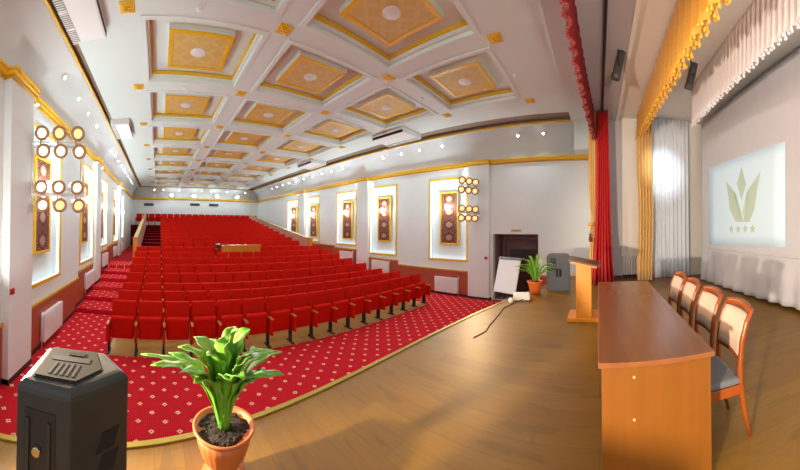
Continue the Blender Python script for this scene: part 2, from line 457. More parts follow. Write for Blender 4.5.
for side, L in RADS.items():
    X, s = SIDE[side]
    for i, (ya, yb, za, zb) in enumerate(L):
        t = thing('radiator', 'white panel radiator on the %s wall below the lit niche %s' % (side, near(i)), 'radiator', (X, (ya+yb)/2, za), 0, 'white radiators along the hall walls')
        w = (yb-ya)/2; h = zb-za
        bm = B(); a, b = sorted((s*.1, s*.13)); bx(bm, a, b, -w, w, 0, h, bev=.008)
        for q in range(int(w*2/.09)):
            y = -w+.06+q*.09
            a2, b2 = sorted((s*.128, s*.136)); bx(bm, a2, b2, y, y+.05, .05, h-.05)
        obj('front_panel', bm, WHITE_RAD, t)
        bm = B(); a, b = sorted((s*.03, s*.1)); bx(bm, a, b, -w+.01, w-.01, .01, h-.01, bev=.006); obj('body', bm, WHITE_RAD, t)
        bm = B(); cyl(bm, (s*.08, -w-.03, -za+.0 if za < .2 else -.12), (s*.08, -w-.03, h+.06), .012); cyl(bm, (s*.08, -w-.05, h-.05), (s*.08, -w+.02, h-.05), .014); obj('pipe', bm, WHITE_RAD, t)

# fire alarm call points on the first pilasters
for side, y, z in (('left', 4.0, 1.52), ('right', 4.03, 1.55)):
    X, s = SIDE[side]
    bm = B(); a, b = sorted((s*.14, s*.18)); bx(bm, a, b, -.05, .05, -.05, .05, bev=.008); a, b = sorted((s*.175, s*.185)); bx(bm, a, b, -.025, .025, -.02, .02)
    o = obj('alarm_call_point', bm, RED_PL, loc=(X, y, z)); tag(o, 'small red alarm call point on the white pilaster of the %s wall' % side, 'alarm button', 'alarm call points')

# door recess on the right wall
bm = B()
bx(bm, XR+.2, XR+1.2, 1.7, 4.2, -.2, 0); bx(bm, XR+1.1, XR+1.2, 1.7, 4.2, 0, 2.6); bx(bm, XR+.21, XR+1.2, 1.9, 2.11, 0, 2.6); bx(bm, XR+.21, XR+1.2, 3.81, 4.0, 0, 2.6); bx(bm, XR+.21, XR+1.2, 1.9, 4.0, 2.43, 2.6)
struct('wall_doorway', bm, mat('doorway_brown_plaster', (150, 120, 122), .8))
bm = B()
for q in ((2.2, 2.28, 0, 2.3), (3.5, 3.58, 0, 2.3), (2.28, 3.5, 2.22, 2.3)): bx(bm, XR+.5, XR+.58, *q)
trim(bm, mat('inner_door_frame', (92, 66, 58), .5))
bm = B(); bx(bm, XR+.46, XR+.5, 2.2, 3.3, 0, 1.86, bev=.006)
for za, zb in ((.15, .85), (1.0, 1.72)):
    bx(bm, XR+.447, XR+.462, 2.3, 2.7, za, zb, bev=.005); bx(bm, XR+.447, XR+.462, 2.8, 3.2, za, zb, bev=.005)
d1 = struct('door_1', bm, mat('black_door_leaf', (22, 16, 16), .35))
bm = B(); cyl(bm, (XR+.46, 2.76, 1.05), (XR+.40, 2.76, 1.05), .015); cyl(bm, (XR+.41, 2.76, 1.05), (XR+.41, 2.9, 1.05), .011); obj('door_handle', bm, CHROME, d1)
t = thing('door_sign', 'small pale plate with lettering above the side doorway', 'sign', (XR, 2.92, 2.56))
bm = B(); bx(bm, -.02, 0, -.2, .2, -.055, .055, bev=.004); obj('plate', bm, mat('sign_cream', (222, 206, 160), .5), t)
bm = B()
for k, y in enumerate((.13, .065, 0, -.065, -.13)):
    bx(bm, -.024, -.019, y-.02, y-.012, -.03, .03); bx(bm, -.024, -.019, y+.012, y+.02, -.03, .03)
    z = (.02, 0, -.03, .022, 0)[k]; bx(bm, -.024, -.019, y-.012, y+.012, z-.004, z+.008)
obj('lettering', bm, mat('sign_ink', (110, 70, 30), .6), t)

# ------------------------------------------------------------------ back wall trim and cove
bm = B(); bx(bm, XL, XR, YB-.07, YB, 4.97, 5.04, 1); bx(bm, XL, XR, YB-.12, YB, 5.04, 5.15, 0); bx(bm, XL, XR, YB-.16, YB, 5.13, 5.16, 0); trim(bm, [GOLD, GOLD_D])
bm = B()
def coveb(u, v):
    ph = v*PI/2*.93; a = .6/(1-math.cos(PI/2*.93)); b = .88/math.sin(PI/2*.93)
    return (XL+(XR-XL)*u, YB-.01-a*(1-math.cos(ph)), 5.2+b*math.sin(ph))
sheet(bm, coveb, 1, 16); o = struct('wall_cove_back', bm, W_BLUE); solid(o, .02)
bm = B(); bx(bm, XL+.6, XR-.7, YB-.65, YB-.59, 6.055, 6.1); trim(bm, GOLD)
bm = B(); bx(bm, XL, XR, YB-1.0, YB, 6.2, 6.25); trim(bm, SLOT_SHADE)
for i, (x, z) in enumerate(((-.9, 4.53), (3.4, 4.6), (5.2, 4.6))):
    t = thing('air_vent', 'dark slotted air vent on the back wall, %s from the left' % ORD[i+1], 'vent', (x, YB, z), 0, 'vents on the back wall')
    bm = B(); bx(bm, -.46, .46, -.03, 0, -.12, .12, bev=.006); obj('housing', bm, mat('vent_grey', (92, 104, 106), .6), t)
    bm = B()
    for k in range(5): bx(bm, -.42, .42, -.045, -.028, -.1+k*.042, -.075+k*.042)
    obj('slats', bm, mat('vent_slat', (52, 60, 62), .6), t)
for i, x in enumerate((1.2, 3.25, 5.4, 7.35)):
    t = thing('floodlight', 'bright floodlight high on the back wall, %s from the left' % ORD[i+1], 'floodlight', (x, YB-.5, 5.36), 0, 'floodlights on the back wall')
    bm = B(); bx(bm, -.16, .16, -.06, .1, -.12, .12, bev=.02); cyl(bm, (0, .1, 0), (0, .26, -.02), .02); obj('housing', bm, WHITE, t)
    bm = B(); bx(bm, -.13, .13, -.075, -.055, -.09, .09, bev=.006); obj('lens', bm, FLOOD, t)

# ------------------------------------------------------------------ coffered ceiling
GX = [-.545, 2.084, 4.71, 7.342]; GY = [1.828+2.588*r for r in range(10)]
HB = .28
holes = [(GX[c]+HB, GX[c+1]-HB, GY[r]+HB, GY[r+1]-HB) for r in range(9) for c in range(3)]
bm = B()
xs = sorted({-1.57, 8.28} | {v for h in holes for v in h[:2]}); ys = sorted({.3, YB-.9} | {v for h in holes for v in h[2:]})
for xa, xb in zip(xs, xs[1:]):
    for ya, yb in zip(ys, ys[1:]):
        xc, yc = (xa+xb)/2, (ya+yb)/2
        if any(h[0] < xc < h[1] and h[2] < yc < h[3] for h in holes): bx(bm, xa, xb, ya, yb, 6.34, 6.5); continue
        bx(bm, xa, xb, ya, yb, ZC, 6.5)
bmesh.ops.remove_doubles(bm, verts=bm.verts, dist=1e-4)
for xa, xb, ya, yb in holes:          # inner white step, gold moulding at its top; flat frame round the opening
    for (o0, o1, z0, z1, mi) in ((0, .05, ZC+.05, ZC+.13, 0), (0, .075, ZC+.13, ZC+.205, 1)):
        bx(bm, xa+o0-.001, xa+o1, ya, yb, z0, z1, mi); bx(bm, xb-o1, xb-o0+.001, ya, yb, z0, z1, mi)
        bx(bm, xa+o1, xb-o1, ya, ya+o1, z0, z1, mi); bx(bm, xa+o1, xb-o1, yb-o1, yb, z0, z1, mi)
    w = .09
    bx(bm, xa-w, xa, ya-w, yb+w, ZC-.025, ZC, 0); bx(bm, xb, xb+w, ya-w, yb+w, ZC-.025, ZC, 0); bx(bm, xa, xb, ya-w, ya, ZC-.025, ZC, 0); bx(bm, xa, xb, yb, yb+w, ZC-.025, ZC, 0)
struct('ceiling', bm, [W_CEIL, GOLD])
bm = B(); bx(bm, XL-.2, XR+.2, .0, YB+.2, 6.5, 6.6); struct('ceiling_slab', bm, W_CEIL)
bm = B(); bx(bm, XL, XR, .3, .86, 6.06, 6.4); trim(bm, W_CEIL)       # beam in front of the proscenium
COLN = ['left', 'middle', 'right']
proto = None
for r in range(9):
    for c in range(3):
        xa, xb, ya, yb = holes[r*3+c]; loc = ((xa+xb)/2, (ya+yb)/2, 6.34)
        lab = 'square gold patterned ceiling panel, %s column, %s row from the stage' % (COLN[c], ORD[r+1])
        if proto is None:
            proto = t = thing('ceiling_panel', lab, 'ceiling panel', loc, 0, 'gold panels of the coffered ceiling')
            w = .62
            bm = B(); bx(bm, -w, w, -w, w, -.11, 0); obj('board', bm, W_CEIL, t)
            bm = B(); bx(bm, -w+.09, w-.09, -w+.09, w-.09, -.116, -.109); obj('pattern_field', bm, GILT, t)
            bm = B()
            for q in ((-w, -w+.09, -w, w), (w-.09, w, -w, w), (-w+.09, w-.09, -w, -w+.09), (-w+.09, w-.09, w-.09, w)): bx(bm, *q, -.13, -.109, bev=.008)
            obj('gilt_border', bm, GOLD, t)
            bm = B(); lathe(bm, [(.155, -.115), (.155, -.13), (.13, -.145), (.12, -.14), (.1, -.15), (.05, -.165), (.001, -.168)], 28); obj('medallion', bm, WHITE, t)
        else: dup(proto, loc, lab)
proto = None
for r in range(10):
    for c in range(4):
        loc = (GX[c], GY[r], ZC); lab = 'small gold ceiling rosette, %s from the left, %s row from the stage' % (ORD[c+1], ORD[r+1])
        if proto is None:
            bm = B(); w = .12
            bx(bm, -w, w, -w, w, -.025, 0, bev=.006); bx(bm, -w+.03, w-.03, -w+.03, w-.03, -.04, -.02, bev=.01)
            for k in range(4):
                lathe(bm, [(.001, 0), (.03, -.01), (.001, -.02)], 8, M=Matrix.Translation((.045*math.cos(k*PI/2+PI/4), .045*math.sin(k*PI/2+PI/4), -.035)))
            proto = obj('ceiling_rosette', bm, GOLD, loc=loc); tag(proto, lab, 'rosette', 'gold rosettes on the ceiling beams')
        else: dup(proto, loc, lab)
for i, (x, y, where) in enumerate(((.6, 4.41, 'left column, nearest the stage'), (.6, 7.0, 'left column, second beam from the stage'), (6.0, 1.83, 'right column, nearest the stage'), (6.0, 4.41, 'right column, second beam from the stage'))):
    bm = B(); lathe(bm, [(.05, 0), (.05, -.02), (.035, -.04), (.001, -.045)], 16)
    o = obj('smoke_detector', bm, WHITE, loc=(x, y, ZC)); tag(o, 'small white smoke detector on a cross beam, %s' % where, 'smoke detector', 'smoke detectors on the beams')

# ceiling air conditioners along both edges
def ac(x0, x1, ya, yb, gr, label):     # gr: +1 grille on the low-x side
    t = thing('air_conditioner', label, 'air conditioner', ((x0+x1)/2, (ya+yb)/2, ZC), 0, 'air conditioners under the ceiling')
    w = (x1-x0)/2; l = (yb-ya)/2; H = .2
    bm = B(); bx(bm, -w, w, -l, l, -H, 0, bev=.03); obj('body', bm, WHITE, t)
    bm = B(); a, b = sorted((-gr*w*.97, -gr*w*.5)); bx(bm, a, b, -l+.05, l-.05, -H-.006, -H+.01); g = obj('intake_grille', bm, mat('ac_grille_grey', (150, 148, 142), .5), t)
    bm = B()
    n = int(l*2/.045)
    for k in range(n): bx(bm, a, b, -l+.06+k*.045, -l+.075+k*.045, -H-.012, -H-.005)
    for k in (1, 2, 3): bx(bm, a, b, -l+k*l/2-.02, -l+k*l/2+.02, -H-.016, -H-.005)
    obj('louvre', bm, WHITE, g)
    bm = B(); a, b = sorted((gr*w*.86, gr*w*1.01)); bx(bm, a, b, -l+.06, l-.06, -H+.02, -H+.11); obj('air_outlet', bm, DARK, t)
ac(-1.58, -.95, 3.3, 4.86, 1, 'long white ceiling air conditioner above the left wall, nearest the stage')
ac(-1.62, -1.0, 9.1, 10.6, 1, 'white ceiling air conditioner above the left wall, farther from the stage')
ac(7.3, 8.3, 6.1, 7.7, -1, 'white ceiling air conditioner above the right wall, nearest the stage')
ac(7.4, 8.3, 12.2, 13.7, -1, 'white ceiling air conditioner above the right wall, farther from the stage')

# downlights in the coves, under the cornice, and along the back
COVE_Y = [1.85, 2.75, 5.8, 6.9, 7.9, 9.0, 12.05, 13.1, 14.1, 15.2, 16.3, 17.4, 18.5, 19.6, 20.7, 21.8]
def downlight(loc, dirv, lab, grp, power, r=.035):
    d = Vector(dirv).normalized(); M = d.to_track_quat('Z', 'Y').to_matrix().to_4x4()
    bm = B(); lathe(bm, [(r*1.5, -.012), (r*1.5, .006), (r*1.05, .012)], 16, 0, M); lathe(bm, [(r, .0), (r, .014), (r*.6, .018)], 14, 1, M)
    o = obj('downlight', bm, [WHITE, DOWN], loc=loc); tag(o, lab, 'downlight', grp)
    if power:
        li = bpy.data.lights.new('downlight_beam', 'SPOT'); li.energy = power; li.color = (.74, .92, 1); li.spot_size = 2.0; li.spot_blend = .8; li.shadow_soft_size = .04
        lo = bpy.data.objects.new('downlight_beam', li); C.objects.link(lo); lo.location = Vector(loc)+d*.05
        lo.rotation_euler = (Vector((0, 0, -1))*1 + d*.5).to_track_quat('-Z', 'Y').to_euler()
for side, (X, s) in SIDE.items():
    for i, y in enumerate(COVE_Y):
        downlight((X+s*.36, y, 5.86), (s*.75, 0, -.5), 'small bright downlight in the %s cove, %s from the stage' % (side, ORD[i+1]), 'downlights in the coves', 34)
    for i, (y, dx) in enumerate(((4.9, .06), (10.18, .06), (11.2, .06), (16.55, .06), (17.48, .06))):
        downlight((X+s*.13, y, 4.93), (0, 0, -1), 'small bright spot under the %s gold cornice, %s from the stage' % (side, ORD[i+1]), 'spots under the cornice', 7)
for i, x in enumerate((-.4, .45, 1.9, 4.0, 4.9, 6.4, 8.2)):
    downlight((x, YB-.36, 5.86), (0, -.75, -.5), 'small bright downlight in the back cove, %s from the left' % ORD[i+1], 'downlights in the back cove', 30)

# ------------------------------------------------------------------ theatre seats
def seat_proto():
    t = thing('theatre_seat', '', 'theatre seat', (0, 0, 0), 0, 'red theatre seats')
    bm = B(); M = Matrix.Translation((0, .12, .42)) @ Matrix.Rotation(-.10, 4, 'X')
    bx(bm, -.26, .26, 0, .09, 0, .61, bev=.03, M=M); obj('backrest', bm, VELOUR, t)
    bm = B(); M = Matrix.Translation((0, .06, .31)) @ Matrix.Rotation(.12, 4, 'X')
    bx(bm, -.235, .235, -.11, .02, 0, .46, bev=.035, M=M); obj('seat', bm, VELOUR, t)
    return t
def add_side(t, x):
    bm = B(); bx(bm, x-.024, x+.024, -.24, .1, .3, .642, bev=.012); a = obj('armrest', bm, VELOUR, t)
    bm = B(); bx(bm, x-.027, x+.027, -.262, -.03, .64, .668, bev=.01); obj('arm_cap', bm, ARM_W, a)
    bm = B(); bx(bm, x-.02, x+.02, -.03, .08, .02, .32); bx(bm, x-.03, x+.03, -.14, .16, 0, .025, bev=.006); obj('leg', bm, BLACK, t)
S1 = seat_proto(); add_side(S1, -PITCH/2)
S2 = seat_proto(); add_side(S2, -PITCH/2); add_side(S2, PITCH/2)
used = set()
def place_seat(loc, label, last):
    p = S2 if last else S1
    if p.name not in used:
        used.add(p.name); p.location = loc; p['label'] = label; return
    dup(p, loc, label)
XF0 = -.98
for k in range(8):
    z = TR*max(0, k-2)+.004*(k < 3); y = 5.74+.93*k
    for i in range(16):
        x = XF0+PITCH*(i+.5)
        if k == 7 and 2.4 < x < 4.72: continue
        lab = 'red theatre seat, front block, %s row from the stage, %s from the left aisle' % (ORD[k+1], ORD[i+1])
        place_seat((x, y, z+.002), lab, i == 15 or (k == 7 and 2.4 < x+PITCH < 4.72))
for j in range(RN):
    z = RZ0+RR*j; y = R0Y+RP*j
    n0, x0 = (14, .2) if j < RN-1 else (20, -2.0)
    for i in range(n0):
        x = x0+PITCH*(i+.5)
        lab = 'red theatre seat, raised rear block, %s row from its front, %s from the left' % (ORD[j+1], ORD[i+1])
        place_seat((x, y, z+.002), lab, i == n0-1)
# sound desk among the front block's last row
t = thing('mixing_desk', 'plain orange wood sound booth standing among the red seats', 'desk', (3.75, 12.3, .65))
bm = B(); bx(bm, -.85, .87, -.25, -.2, .1, 1.12, bev=.006); obj('front_panel', bm, ORANGE_W, t)
bm = B(); bx(bm, -.87, .9, -.27, -.1, 1.12, 1.145, bev=.006); obj('top', bm, ORANGE_W, t)
for x in (-.85, .83):
    bm = B(); bx(bm, x, x+.04, -.2, .28, 0, 1.12, bev=.004); obj('side_panel', bm, ORANGE_W, t)
bm = B(); bx(bm, -.2, .3, -.1, .2, .8, 1.12, bev=.01); obj('rack', bm, BLACK, t)
bm = B(); bx(bm, -.1, .1, -.12, .12, 0, .18, bev=.02); bx(bm, -.02, .02, -.02, .02, -.4, 0); bx(bm, -.12, .12, -.1, .1, -1.0, -.4, bev=.02)
o = obj('loudspeaker', bm, BLACK, loc=(2.68, 12.3, 1.65)); tag(o, 'small dark box beside the left end of the sound booth', 'speaker')

# sloping parapets beside the rear block
for side, x, s in (('left', -1.05, -1), ('right', 8.25, 1)):
    bm = B(); a, b = sorted((x, x+s*.14))
    y0, y1, zA, zB = 13.955, 24.6, 1.95, 3.62
    vs = [bm.verts.new(p) for p in ((a, y0, .3), (b, y0, .3), (b, y1, .3), (a, y1, .3), (a, y0, zA), (b, y0, zA), (b, y1, zB), (a, y1, zB))]
    for q in ((0,1,2,3),(4,5,6,7),(0,1,5,4),(1,2,6,5),(2,3,7,6),(3,0,4,7)): bm.faces.new([vs[i] for i in q])
    o = struct('wall_parapet_'+side, bm, mat('parapet_plaster_'+side, (206, 150, 132), .7))
    bm = B()
    vs = [bm.verts.new((xx, yy, zz+dz)) for dz in (0, .05) for xx, yy, zz in ((a-.03, y0, zA), (b+.03, y0, zA), (b+.03, y1, zB), (a-.03, y1, zB))]
    for q in ((0,1,2,3),(4,5,6,7),(0,1,5,4),(1,2,6,5),(2,3,7,6),(3,0,4,7)): bm.faces.new([vs[i] for i in q])
    obj('handrail_cap', bm, mat('parapet_cap_'+side, (190, 160, 110), .5), o)
    bm = B(); bx(bm, a-.04, b+.04, 13.70, 13.92, .78, 1.98, bev=.01); bx(bm, a-.07, b+.07, 13.67, 13.92, 1.98, 2.03, bev=.008); bx(bm, a-.07, b+.07, 13.67, 13.92, .78, .9, bev=.008)
    o = obj('newel_post', bm, ORANGE_W); tag(o, 'square honey coloured wood post at the front end of the %s parapet' % side, 'post')

# ------------------------------------------------------------------ spotlight banks on the side walls
def bank(side, base, along, out, label):
    """base: point on the wall side; along: unit vector from wall into the hall; out: where the lamps look"""
    t = thing('spotlight_bank', label, 'spotlights', base, 0, 'banks of warm spotlights')
    a = Vector(along).normalized(); f = (Vector(out)-Vector(base)); f.z *= .2; f.normalize()
    bm = B()
    for z in (.37, -.52):
        cyl(bm, a*-.1+Vector((0, 0, z)), a*.98+Vector((0, 0, z)), .028, n=10); cyl(bm, a*-.1+Vector((0, 0, z+.09)), a*.98+Vector((0, 0, z+.09)), .014, n=8)
        for q in range(8): cyl(bm, a*(q*.13)+Vector((0, 0, z)), a*(q*.13+.065)+Vector((0, 0, z+.09)), .007, n=6)
    for u in (0, .96): cyl(bm, a*u+Vector((0, 0, -.53)), a*u+Vector((0, 0, .47)), .022, n=10)
    obj('rig_frame', bm, WHITE, t)
    for r, z in enumerate((.62, .29, -.37, -.70)):
        for c, u in enumerate((.16, .48, .82)):
            p = a*(u+.03*(r % 2))+Vector((0, 0, z))+f*.02
            q = (f+Vector((0, 0, -.25))).normalized(); M = Matrix.Translation(p) @ q.to_track_quat('Z', 'Y').to_matrix().to_4x4()
            bm = B(); lathe(bm, [(.03, -.2), (.07, -.17), (.085, -.06), (.105, .04), (.135, .055), (.135, .085), (.09, .088), (.088, .05)], 20, 0, M)
            zt = .41 if r < 2 else -.48
            cyl(bm, p, a*u+Vector((0, 0, zt)), .014, n=6); lamp = obj('lamp', bm, mat('lamp_housing_bronze', (176, 140, 112), .4, metal=.2), t)
            bm = B(); lathe(bm, [(.088, .05), (.088, .062), (.065, .074), (.03, .08), (.001, .082)], 20, 0, M); obj('lens', bm, (WARM if (r in (0, 3) and c > 0) else WARM_W) if side == 'left' else WARM, lamp)
    return t
bank('left', (-2.30, 4.70, 3.70), (.93, .36, 0), (2.5, -1, 2), 'bank of twelve lit warm spotlights on a white frame by the left wall')
bank('right', (9.45, 4.34, 3.72), (-.94, .34, 0), (3, -1, 2), 'bank of twelve lit warm spotlights hanging by the right wall')

# ------------------------------------------------------------------ stage house
XS = 8.3
bm = B(); bx(bm, 7.85, XR+.1, -.02, .25, 0, 6.5); struct('wall_proscenium', bm, W_CEIL)
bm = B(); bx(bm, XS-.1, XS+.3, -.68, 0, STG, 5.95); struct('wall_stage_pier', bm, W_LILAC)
bm = B(); bx(bm, XS, XS+.3, -4, -.68, STG, 5.95); struct('wall_stage_right', bm, W_STAGE)
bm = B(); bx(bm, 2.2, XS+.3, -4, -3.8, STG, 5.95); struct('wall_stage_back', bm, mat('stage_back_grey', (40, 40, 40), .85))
bm = B(); bx(bm, XL-.1, XS+.3, -4, -.53, 5.92, 6.1); struct('ceiling_stage', bm, W_STAGE)
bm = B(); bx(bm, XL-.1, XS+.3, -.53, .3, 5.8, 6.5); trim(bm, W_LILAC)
bm = B(); bx(bm, XL, 8.2, -.6, -.53, 5.77, 5.92); trim(bm, W_STAGE)
bm = B(); bx(bm, XS-.03, XS, -2.7, -.7, STG, STG+.09); bx(bm, XS-.13, XS-.1, -.68, -.02, STG, STG+.09); struct('baseboard_stage', bm, BASEB)
bm = B(); bx(bm, 1.5, 8.1, -.135, -.095, 5.75, 5.8); bx(bm, 1.5, 8.1, -.14, -.09, 5.745, 5.755)
o = obj('curtain_rail', bm, mat('rail_dark', (40, 34, 34), .5)); tag(o, 'dark curtain rail under the proscenium beam above the red curtain', 'curtain rail')

def valance(name, label, cat, x0, x1, yf, ztop, zbot, amp, waves, m, mfr, scallop, th=.012, fr=.09, nfr=None):
    """pleated cloth hanging from ztop(x) to zbot(x) along y=yf(x), with a fringe"""
    t = thing(name, label, cat, (0, 0, 0))
    nu = int(waves*8)
    def zb(x): return zbot(x) + scallop[1]*abs(math.sin(PI*(x-x0)/scallop[0])) if scallop else zbot(x)
    def f(u, v):
        x = x0+(x1-x0)*u; z = ztop(x)+(zb(x)-ztop(x))*v
        w = amp*(.35+.65*v)*math.sin(2*PI*waves*u+.6*math.sin(9*u))
        return (x+.3*w, yf(x)+w, z)
    bm = B(); sheet(bm, f, nu, 8); solid(obj('cloth', bm, m, t), th)
    nf = nfr or int((x1-x0)/.07); bm = B()
    for k in range(nf):
        u = (k+.5)/nf; x, y, z = f(u, 1); r = .5*(x1-x0)/nf
        L = fr*random.uniform(.8, 1.2)
        lathe(bm, [(.004, .02), (r*.5, 0), (r*1.04, -L*.35), (r*1.08, -L*.8), (r*.5, -L)], 7, 0, Matrix.Translation((x, y, z)))
    obj('fringe', bm, mfr, t)
    return t
valance('red_valance', 'red pleated valance with scalloped fringe across the proscenium opening', 'valance', 1.6, 7.75, lambda x: .38-.0095*(x-1.6)**2*.62-.012*(x-1.6), lambda x: 5.85, lambda x: 4.98, .035, 22, RED_VAL, FRINGE_R, (.62, .07), fr=.035, nfr=150)
valance('gold_valance', 'long gold satin valance with tasselled fringe under the stage ceiling', 'valance', 1.7, 8.1, lambda x: -1.15, lambda x: 5.92, lambda x: 4.86+.068*(x-2.5), .075, 24, GOLD_SAT, GOLD_FR, None, fr=.055, nfr=170)
valance('white_valance', 'white pleated valance with lacy edge in front of the screen top', 'valance', 1.9, 6.15, lambda x: -2.15, lambda x: 5.92, lambda x: 5.03, .03, 34, WHITE_VAL, WHITE_VAL, None, fr=.05, nfr=90)

def drape(name, label, cat, fn, m, nu=80, nv=24, th=.01):
    bm = B(); sheet(bm, fn, nu, nv); o = obj(name, bm, m); solid(o, th); return tag(o, label, cat)
# red side curtain, gathered, spreading on the stage floor
def red(u, v):
    k = v**3; wdt = .30+.22*k+.06*v
    x = 7.42+.07*math.sin(2*PI*6*u+.5)*(1+.8*k)+.12*k*math.sin(7*u); y = -.06-wdt*(u-.35)-.03*math.sin(5*v)*v+.02*math.sin(2*PI*6*u)
    return (x-.18*k*(1 if v > .9 else .6), y, 5.76+(STG+.012-5.76)*v)
drape('red_curtain', 'tall red velvet stage curtain gathered beside the lectern', 'curtain', red, RED_VEL)
# gold tie-back drape in front of the proscenium
def tie(u, v):
    pin = math.exp(-((v-.66)/.12)**2); w = .3*(1-.75*pin)
    x = 7.55+.03*math.sin(2*PI*5*u)*(1-.5*pin); y = .11+w*(.5-u)+.05*pin
    return (x, y, 5.8+(STG+.02-5.8)*v)
t = thing('tied_drape', 'cream gold drape tied back beside the red stage curtain', 'curtain', (0, 0, 0))
bm = B(); sheet(bm, tie, 50, 40); solid(obj('cloth', bm, GOLD_DR, t), .01)
bm = B(); lathe(bm, [(.09, .05), (.1, .02), (.1, -.02), (.09, -.05)], 16, 0, Matrix.Translation((7.53, .2, 2.75))); tube(bm, [(7.44, .2, 2.74), (7.41, .21, 2.6), (7.41, .22, 2.5)], .012); obj('tie_band', bm, GOLD_SAT, t)
bm = B(); lathe(bm, [(.015, .06), (.03, .03), (.02, 0), (.035, -.04), (.045, -.16), (.001, -.165)], 12, 0, Matrix.Translation((7.41, .22, 2.45))); obj('tassel', bm, mat('tassel_brown', (112, 52, 30), .8), t)
# gold drape hanging below the gold valance end
def gdr(u, v):
    return (7.75+.055*math.sin(2*PI*5*u+.4*v), -1.1-.42*u+.02*math.sin(8*v), 5.6+(STG+.012-5.6)*v)
drape('gold_drape', 'straight gold drape hanging from ceiling to floor beside the white drape', 'curtain', gdr, GOLD_DR, 60, 12)
def wdr(u, v):
    return (8.1+.035*math.sin(2*PI*9*u)+.02*math.sin(2*PI*3.3*u), -1.6-1.12*u, 5.9+(STG+.01-5.9)*v)
drape('white_drape', 'white drape on the stage side wall, lit bright near its top', 'curtain', wdr, WHITE_DR, 110, 10)
t = thing('radiator', 'white ribbed radiator on the stage wall behind the red curtain', 'radiator', (XS, -.92, STG+.1))
for k in range(6):
    bm = B(); bx(bm, -.13, -.03, -.2+k*.075-.028, -.2+k*.075+.028, 0, .55, bev=.02); obj('section', bm, WHITE_RAD, t)
bm = B(); cyl(bm, (-.08, -.26, .5), (-.08, .24, .5), .016); cyl(bm, (-.08, .24, -.1), (-.08, .24, .56), .014); obj('pipe', bm, WHITE_RAD, t)

# screen cloth with projected picture
P0 = Vector((7.4, -2.86, 0)); P1 = Vector((1.9, -3.3, 0)); ax = (P1-P0).normalized(); nrm = Vector((ax.y, -ax.x, 0)).normalized()
if nrm.y < 0: nrm = -nrm
LEN = (P1-P0).length
def scr(u, v):
    s = LEN*u; zb = STG+.02+.012*s; zt = 5.53+.035*s; z = zt+(zb-zt)*v
    low = max(0, (2.1-z)/.95)
    w = (.006+.028*low)*math.sin(2*PI*s/.42+.8*math.sin(s*2))*(.3+low)
    p = P0+ax*s+nrm*(w+.05*low)
    return (p.x, p.y, z)
t = thing('projection_screen', 'big pale cloth projection screen at the back of the stage', 'screen', (0, 0, 0))
bm = B(); sheet(bm, scr, 120, 40); solid(obj('cloth', bm, SCREEN_C, t), .006)
bm = B(); a, b = P0-nrm*.03, P1-nrm*.03; tube(bm, [(a.x, a.y, 5.55), (b.x, b.y, 5.74)], .03); obj('top_bar', bm, METAL, t)
bm = B()
def band(u, v):
    p = P0+ax*LEN*u+nrm*.02; return (p.x, p.y, 2.12-.04*v+.003*math.sin(LEN*u*9))
sheet(bm, band, 60, 1); solid(obj('hem_seam', bm, SCREEN_C, t), .008)
QUAD = ((.502, 4.23), (3.479, 4.179), (3.444, 2.27), (.46, 2.199))   # picture corners: metres along the screen, height
def pt(q, off):
    p = P0+ax*q[0]+nrm*off; return Vector((p.x, p.y, q[1]))
def pic(u, v, off):
    tl, tr, br, bl = QUAD
    return pt([(tl[k]*(1-u)+tr[k]*u)*(1-v)+(bl[k]*(1-u)+br[k]*u)*v for k in (0, 1)], off)
t = thing('projected_picture', 'pale blue projected picture with crown emblem and four stars on the screen', 'projected image', (0, 0, 0))
bm = B(); sheet(bm, lambda u, v: pic(u, v, .022), 8, 8); solid(obj('picture_field', bm, emit('projection_pale_blue', (186, 204, 214), .22), t), .004)
def logo(polys, m, name):
    bm = B()
    for poly in polys:
        A = [bm.verts.new(pt(q, .026)) for q in poly]; Bv = [bm.verts.new(pt(q, .03)) for q in poly]; n = len(poly)
        bm.faces.new(A); bm.faces.new(Bv[::-1])
        for i in range(n): bm.faces.new((A[i], A[(i+1)%n], Bv[(i+1)%n], Bv[i]))
    obj(name, bm, m, t)
LG = emit('projection_olive', (166, 180, 162), .16); LG2 = emit('projection_olive_light', (178, 196, 178), .18)
logo([[(2.076, 3.962), (2.238, 3.565), (2.062, 3.243), (1.891, 3.611)],
      [(1.408, 3.737), (1.852, 3.386), (1.905, 3.158), (2.128, 2.757), (1.829, 2.764), (1.571, 3.053), (1.515, 3.369)],
      [(2.744, 3.747), (2.255, 3.38), (2.23, 3.134), (2.128, 2.757), (2.345, 2.753), (2.526, 3.01), (2.607, 3.309)]], LG, 'emblem_leaves')
logo([[(1.748, 3.435), (1.852, 3.386), (2.056, 2.953), (1.988, 2.846)], [(2.337, 3.394), (2.255, 3.368), (2.078, 2.952), (2.161, 2.84)]], LG2, 'emblem_inner')
for cx, cz in ((1.624, 2.601), (1.917, 2.602), (2.188, 2.606), (2.46, 2.608)):
    logo([[(cx+(.105 if k % 2 == 0 else .045)*math.sin(k*PI/5), cz+(.105 if k % 2 == 0 else .045)*math.cos(k*PI/5)) for k in range(10)]], LG, 'emblem_star')

